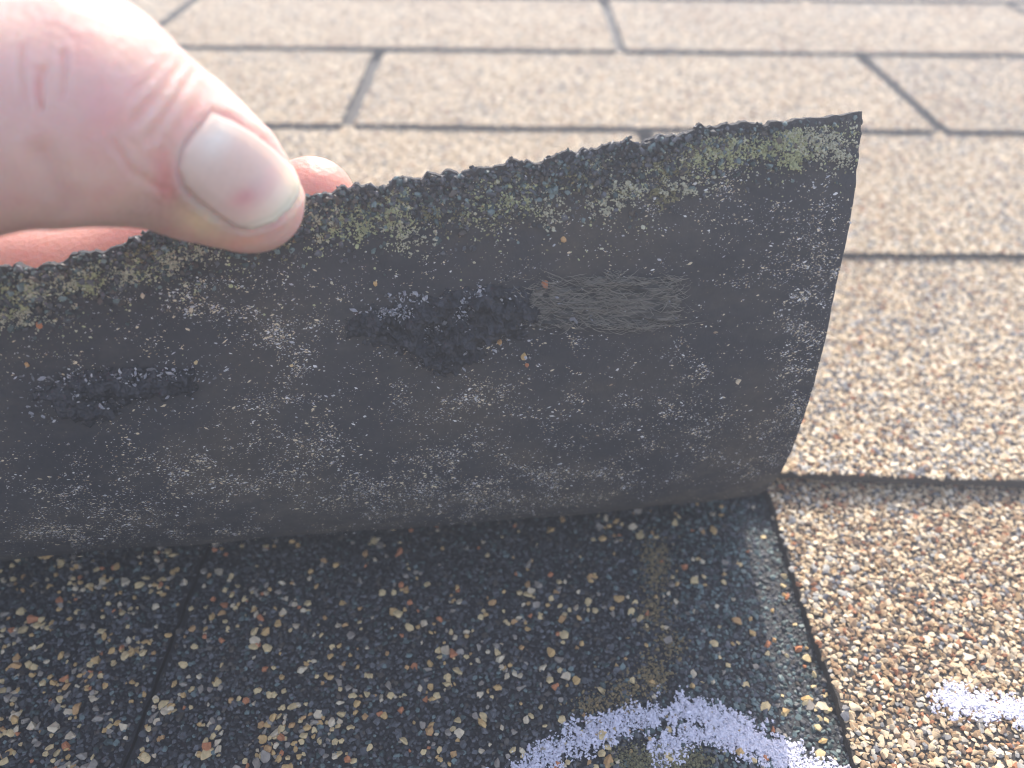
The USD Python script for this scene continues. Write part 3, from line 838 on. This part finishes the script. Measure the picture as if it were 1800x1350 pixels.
def hand_sdf(p):
    d = None
    for chain, k in ((THUMB, .005), (INDEX, .003), (MIDDLE, .003), (RING, .003), (LITTLE, .003)):
        dc = None
        for (a, ra), (b, rb) in zip(chain[:-1], chain[1:]):
            s = cone_sdf(p, a, b, ra, rb)
            dc = s if dc is None else smin(dc, s, k)
        d = dc if d is None else smin(d, dc, 0.0012)
    palm = None
    for (m, r) in (THUMB[-1], INDEX[-1], MIDDLE[-1], RING[-1], LITTLE[-1]):
        s = cone_sdf(p, m, WRIST + (m - INDEX[-1][0]) * 0.45, r, 0.0175)
        palm = s if palm is None else smin(palm, s, 0.010)
    arm = cone_sdf(p * [1, 1, 1.0], WRIST, ELBOW, 0.025, 0.038)
    palm = smin(palm, arm, 0.012)
    d = smin(d, palm, 0.006)
    return d


def surface_nets(fun, lo, hi, h):
    n = np.ceil((hi - lo) / h).astype(int) + 1
    ax = [lo[i] + h * np.arange(n[i]) for i in range(3)]
    G = np.stack(np.meshgrid(*ax, indexing='ij'), -1)
    val = np.concatenate([fun(c.reshape(-1, 3)).reshape(c.shape[:-1]) for c in np.array_split(G, 8, 0)], 0)
    ins = val < 0
    c = [val[i:n[0] - 1 + i, j:n[1] - 1 + j, k:n[2] - 1 + k] for i in (0, 1) for j in (0, 1) for k in (0, 1)]
    o8 = np.array([(i, j, k) for i in (0, 1) for j in (0, 1) for k in (0, 1)], float)
    inside = np.stack([x < 0 for x in c], -1)
    act = inside.any(-1) & ~inside.all(-1)
    ids = -np.ones(act.shape, int); ids[act] = np.arange(act.sum())
    cell = np.argwhere(act)
    cv = np.stack([x[act] for x in c], -1)
    acc = np.zeros((len(cell), 3)); cnt = np.zeros(len(cell))
    for a in range(8):
        for b in range(a + 1, 8):
            if np.abs(o8[a] - o8[b]).sum() == 1:
                va, vb = cv[:, a], cv[:, b]
                x = (va < 0) != (vb < 0)
                t = np.where(x, va / np.where(x, va - vb, 1), 0)
                acc += np.where(x[:, None], o8[a] + t[:, None] * (o8[b] - o8[a]), 0); cnt += x
    v = lo + h * (cell + acc / cnt[:, None])
    quads = []
    for axis in range(3):
        s0 = [slice(None)] * 3; s1 = [slice(None)] * 3
        s0[axis] = slice(0, -1); s1[axis] = slice(1, None)
        a, b = ins[tuple(s0)], ins[tuple(s1)]
        e = np.argwhere(a != b)
        u, w = [x for x in range(3) if x != axis]
        e = e[(e[:, u] > 0) & (e[:, w] > 0) & (e[:, u] < n[u] - 1) & (e[:, w] < n[w] - 1)]
        flip = a[tuple(e.T)]
        du, dw = np.eye(3, dtype=int)[u], np.eye(3, dtype=int)[w]
        q = np.stack([ids[tuple((e - du - dw).T)], ids[tuple((e - dw).T)], ids[tuple(e.T)], ids[tuple((e - du).T)]], 1)
        sw = flip if axis != 1 else ~flip
        q[~sw] = q[~sw][:, ::-1]
        quads.append(q)
    q = np.vstack(quads)
    return v, tri(q[(q >= 0).all(1)])


def gradient(fun, p, e=2e-4):
    g = np.stack([fun(p + np.eye(3)[i] * e) - fun(p - np.eye(3)[i] * e) for i in range(3)], 1)
    return g / (np.linalg.norm(g, axis=1, keepdims=True) + 1e-12)


hv, hf = surface_nets(hand_sdf, np.array([-.50, .050, .020]), np.array([-.010, .225, .225]), 0.0022)
hm = trimesh.Trimesh(hv, hf, process=True)
trimesh.repair.fix_normals(hm)
# finer faces on what the camera sees
cen = hm.triangles_center
q = project(cen)
fine = (q[:, 0] > -60) & (q[:, 0] < 700) & (q[:, 1] > -60) & (q[:, 1] < 520)
hv, hf = trimesh.remesh.subdivide(np.array(hm.vertices), np.array(hm.faces), np.flatnonzero(fine))
hm = trimesh.Trimesh(hv, hf, process=True)
cen = hm.triangles_center; q = project(cen)
fine = (q[:, 0] > -40) & (q[:, 0] < 660) & (q[:, 1] > -40) & (q[:, 1] < 500) & (cen @ CF - CO @ CF < 0.14)
hv, hf = trimesh.remesh.subdivide(np.array(hm.vertices), np.array(hm.faces), np.flatnonzero(fine))
for _ in range(3):
    hv = hv - gradient(hand_sdf, hv) * hand_sdf(hv)[:, None]
hn = gradient(hand_sdf, hv)
hq = project(hv)
depth = (hv - CO) @ CF
facing = np.einsum('ij,ij->i', hn, CO - hv) > 0
NAIL = np.array([(372, 193), (345, 225), (320, 262), (310, 297), (318, 327), (345, 354), (380, 380), (412, 401), (446, 401), (482, 389), (508, 367), (523, 345), (526, 322), (515, 295), (488, 262), (450, 232), (410, 208)], float)
on_thumb = facing & (depth < 0.138) & (hq[:, 0] > -80) & (hq[:, 0] < 560)
nd = np.where(on_thumb, inside_poly(hq, NAIL), -999)
A_IN = np.array([470., 372.]) - np.array([330., 272.]); A_IN /= np.linalg.norm(A_IN)
along = (hq - [420, 300]) @ A_IN                        # along the nail, towards its free edge
disp = np.zeros(len(hv))
disp -= 0.00015 * np.clip((nd + 2) / 10, 0, 1)
disp += 0.00030 * np.exp(-((nd + 11) / 9.0) ** 2) * np.clip((60 - along) / 60, 0.0, 1)
disp += 0.00030 * np.exp(-((nd + 10) / 7.0) ** 2) * np.clip((along - 40) / 40, 0, 1)
# folds of skin: over the knuckle, and slanting behind the nail
folds = [([(75, 120), (68, 150), (72, 190)], 5, .0005), ([(320, 110), (290, 150), (235, 215)], 7, .0003), ([(300, 100), (265, 135), (225, 170)], 6, .0002), ([(338, 125), (312, 170), (262, 245)], 7, .00022), ([(40, 80), (36, 130), (44, 180)], 5, .0003), ([(110, 90), (112, 130), (108, 170)], 5, .0003),
         ([(75, 270), (95, 300), (108, 330), (120, 350)], 18, .0004), ([(200, 250), (230, 300), (280, 330)], 6, .0002)]
for pts, wd, dep in folds:
    dd_ = polyline_distance(hq, pts)
    disp -= np.where(on_thumb, dep * np.exp(-(dd_ / wd) ** 2) - 0.4 * dep * np.exp(-((dd_ - 2.4 * wd) / (1.2 * wd)) ** 2), 0)
disp += np.where(on_thumb, 0.0005 * fbm(hv * 130, 3, 44), 0)
hv2 = hv + hn * disp[:, None]

# skin colour: pink where blood shows, pale yellow where the tip is pressed
base = np.array([0.56, 0.385, 0.325])
tint = np.repeat(base[None], len(hv), 0)


def blend(mask, colour):
    global tint
    tint = tint * (1 - mask[:, None]) + np.array(colour) * mask[:, None]


def spot(x, y, sx, sy, ang=0.0):
    c, s = math.cos(math.radians(ang)), math.sin(math.radians(ang))
    dx, dy = hq[:, 0] - x, hq[:, 1] - y
    return np.exp(-((dx * c + dy * s) / sx) ** 2 - ((-dx * s + dy * c) / sy) ** 2) * on_thumb


blend(0.40 * np.clip(fbm(hv * 160, 3, 46) * 3 + 0.4, 0, 1), (0.60, 0.43, 0.33))
blend(0.40 * np.clip(fbm(hv * 210, 3, 47) * 3 + 0.2, 0, 1), (0.56, 0.29, 0.26))
blend(0.75 * spot(292, 320, 26, 60, -10), (0.62, 0.23, 0.21))
blend(0.55 * spot(335, 205, 16, 42, 38), (0.62, 0.27, 0.24))
blend(0.45 * spot(180, 215, 50, 60), (0.56, 0.28, 0.27))
blend(0.45 * spot(65, 150, 10, 50), (0.60, 0.28, 0.25))
blend(0.35 * spot(200, 5, 40, 26), (0.66, 0.33, 0.30))
blend(0.45 * spot(190, 75, 36, 40), (0.68, 0.50, 0.38))
blend(0.85 * spot(350, 392, 50, 24, 28), (0.74, 0.56, 0.34))
blend(0.55 * spot(430, 425, 46, 14, -8), (0.70, 0.36, 0.24))
blend(0.70 * spot(518, 330, 12, 60, 10), (0.72, 0.62, 0.40))
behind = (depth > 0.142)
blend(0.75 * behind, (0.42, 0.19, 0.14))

skin_mat = usdkit.material(stage, L('skin'), {
    't': ('attribute', {'attribute': 'tint'}), 'o': ('texture_coordinate', {}),
    'n': ('noise_texture', {'scale': 1700.0, 'detail': 4.0, 'roughness': 0.65}),
    'v': ('voronoi_texture', {'scale': 900.0, 'feature': 'f1'}),
    's': ('math', {'math_type': 'add'}),
    'bp': ('bump', {'strength': 0.32, 'distance': 0.0004}),
    'p': ('principled_bsdf', {'roughness': 0.5, 'specular_ior_level': 0.4, 'subsurface_method': 'random_walk', 'subsurface_weight': 0.75, 'subsurface_scale': 0.0016, 'subsurface_radius': (1.0, 0.36, 0.18)})},
    [('t.color', 'p.base_color'), ('o.object', 'n.vector'), ('o.object', 'v.vector'), ('n.fac', 's.value1'), ('v.distance', 's.value2'), ('s.value', 'bp.height'), ('bp.normal', 'p.normal')], surface='p.BSDF')
nail_mat = usdkit.material(stage, L('nail'), {
    't': ('attribute', {'attribute': 'tint'}), 'o': ('texture_coordinate', {}),
    'n': ('noise_texture', {'scale': 500.0, 'detail': 2.0}), 'bp': ('bump', {'strength': 0.06, 'distance': 0.0003}),
    'p': ('principled_bsdf', {'roughness': 0.38, 'specular_ior_level': 0.12, 'subsurface_method': 'random_walk', 'subsurface_weight': 0.5, 'subsurface_scale': 0.0008, 'subsurface_radius': (1.0, 0.5, 0.35)})},
    [('t.color', 'p.base_color'), ('o.object', 'n.vector'), ('n.fac', 'bp.height'), ('bp.normal', 'p.normal')], surface='p.BSDF')
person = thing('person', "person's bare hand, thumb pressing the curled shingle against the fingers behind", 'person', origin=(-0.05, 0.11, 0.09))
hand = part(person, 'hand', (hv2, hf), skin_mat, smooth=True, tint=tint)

# thumbnail: a curved plate over the nail bed
gx, gy = np.meshgrid(np.arange(300, 534, 3.0), np.arange(186, 410, 3.0), indexing='ij')
q = np.stack([gx.ravel(), gy.ravel()], 1)
inn = inside_poly(q, NAIL)
D = np.array([ray(x, y) for x, y in q])
t = np.full(len(q), 0.085)
for _ in range(60):
    t = t + np.clip(hand_sdf(CO + D * t[:, None]) / np.linalg.norm(D, axis=1), -0.004, 0.004)
P = CO + D * t[:, None]
hit = (np.abs(hand_sdf(P)) < 2e-4) & (t < 0.14)
N = gradient(hand_sdf, P)
f = grid_faces(*gx.shape)
f = f[(hit & (inn > -1.5))[f].all(1)]
used, inv = np.unique(f, return_inverse=True)
f = tri(inv.reshape(-1, 4))
P, N, q, inn = P[used], N[used], q[used], inn[used]
# boundary vertices move onto the outline's plane by sinking under the nail fold
al = (q - [420, 300]) @ A_IN
ac = (q - [420, 300]) @ np.array([-A_IN[1], A_IN[0]])
hgt = 0.00020 + 0.00030 * np.clip(inn / 30, 0, 1) + 0.00025 * np.clip((al - 30) / 60, 0, 1)
hgt = hgt - 0.00045 * np.clip(1 - inn / 12, 0, 1) ** 1.5 * np.clip((75 - al) / 30, 0, 1) - 0.00025 * np.clip(1 - inn / 4, 0, 1)
top = P + N * hgt[:, None]
bot = P + N * (hgt - 0.0007)[:, None]
if np.cross(top[f[:, 1]] - top[f[:, 0]], top[f[:, 2]] - top[f[:, 0]]).sum(0) @ N.mean(0) < 0:
    f = f[:, ::-1]
e = np.vstack([f[:, [0, 1]], f[:, [1, 2]], f[:, [2, 0]]])
key = {(a, b) for a, b in e.tolist()}
bd = np.array([(a, b) for a, b in e.tolist() if (b, a) not in key])
m = len(P)
rim_v = np.unique(bd)                                   # the rim's wall has vertices of its own
where = np.full(m, -1); where[rim_v] = np.arange(len(rim_v))
w0, w1 = where[bd[:, 0]] + 2 * m, where[bd[:, 1]] + 2 * m
r_ = len(rim_v)
F = np.vstack([f, f[:, ::-1] + m, np.stack([w1, w0, w0 + r_], 1), np.stack([w1, w0 + r_, w1 + r_], 1)])
nt = np.repeat(np.array([[0.80, 0.48, 0.38]]), m, 0)


def nblend(mask, c):
    global nt
    nt = nt * (1 - mask[:, None]) + np.array(c) * mask[:, None]


def nspot(x, y, sx, sy, ang=0.0):
    c, s = math.cos(math.radians(ang)), math.sin(math.radians(ang))
    dx, dy = q[:, 0] - x, q[:, 1] - y
    return np.exp(-((dx * c + dy * s) / sx) ** 2 - ((-dx * s + dy * c) / sy) ** 2)


nblend(0.8 * nspot(376, 242, 26, 44, 38), (0.86, 0.68, 0.57))
nblend(0.7 * np.clip((al - 45) / 50, 0, 1), (0.82, 0.71, 0.47))
nblend(0.9 * nspot(428, 343, 34, 18, -25), (0.76, 0.29, 0.26))
nblend(0.5 * nspot(455, 325, 20, 26, 20), (0.70, 0.46, 0.40))
line = np.exp(-((inn - 13) / 2.2) ** 2) * np.clip((al - 50) / 20, 0, 1)
nblend(0.25 * line, (0.42, 0.33, 0.18))
part((hand[0], hand[1]), 'thumbnail', (np.vstack([top, bot, top[rim_v], bot[rim_v]]), F), nail_mat, smooth=True, tint=np.vstack([nt, nt, nt[rim_v], nt[rim_v]]))
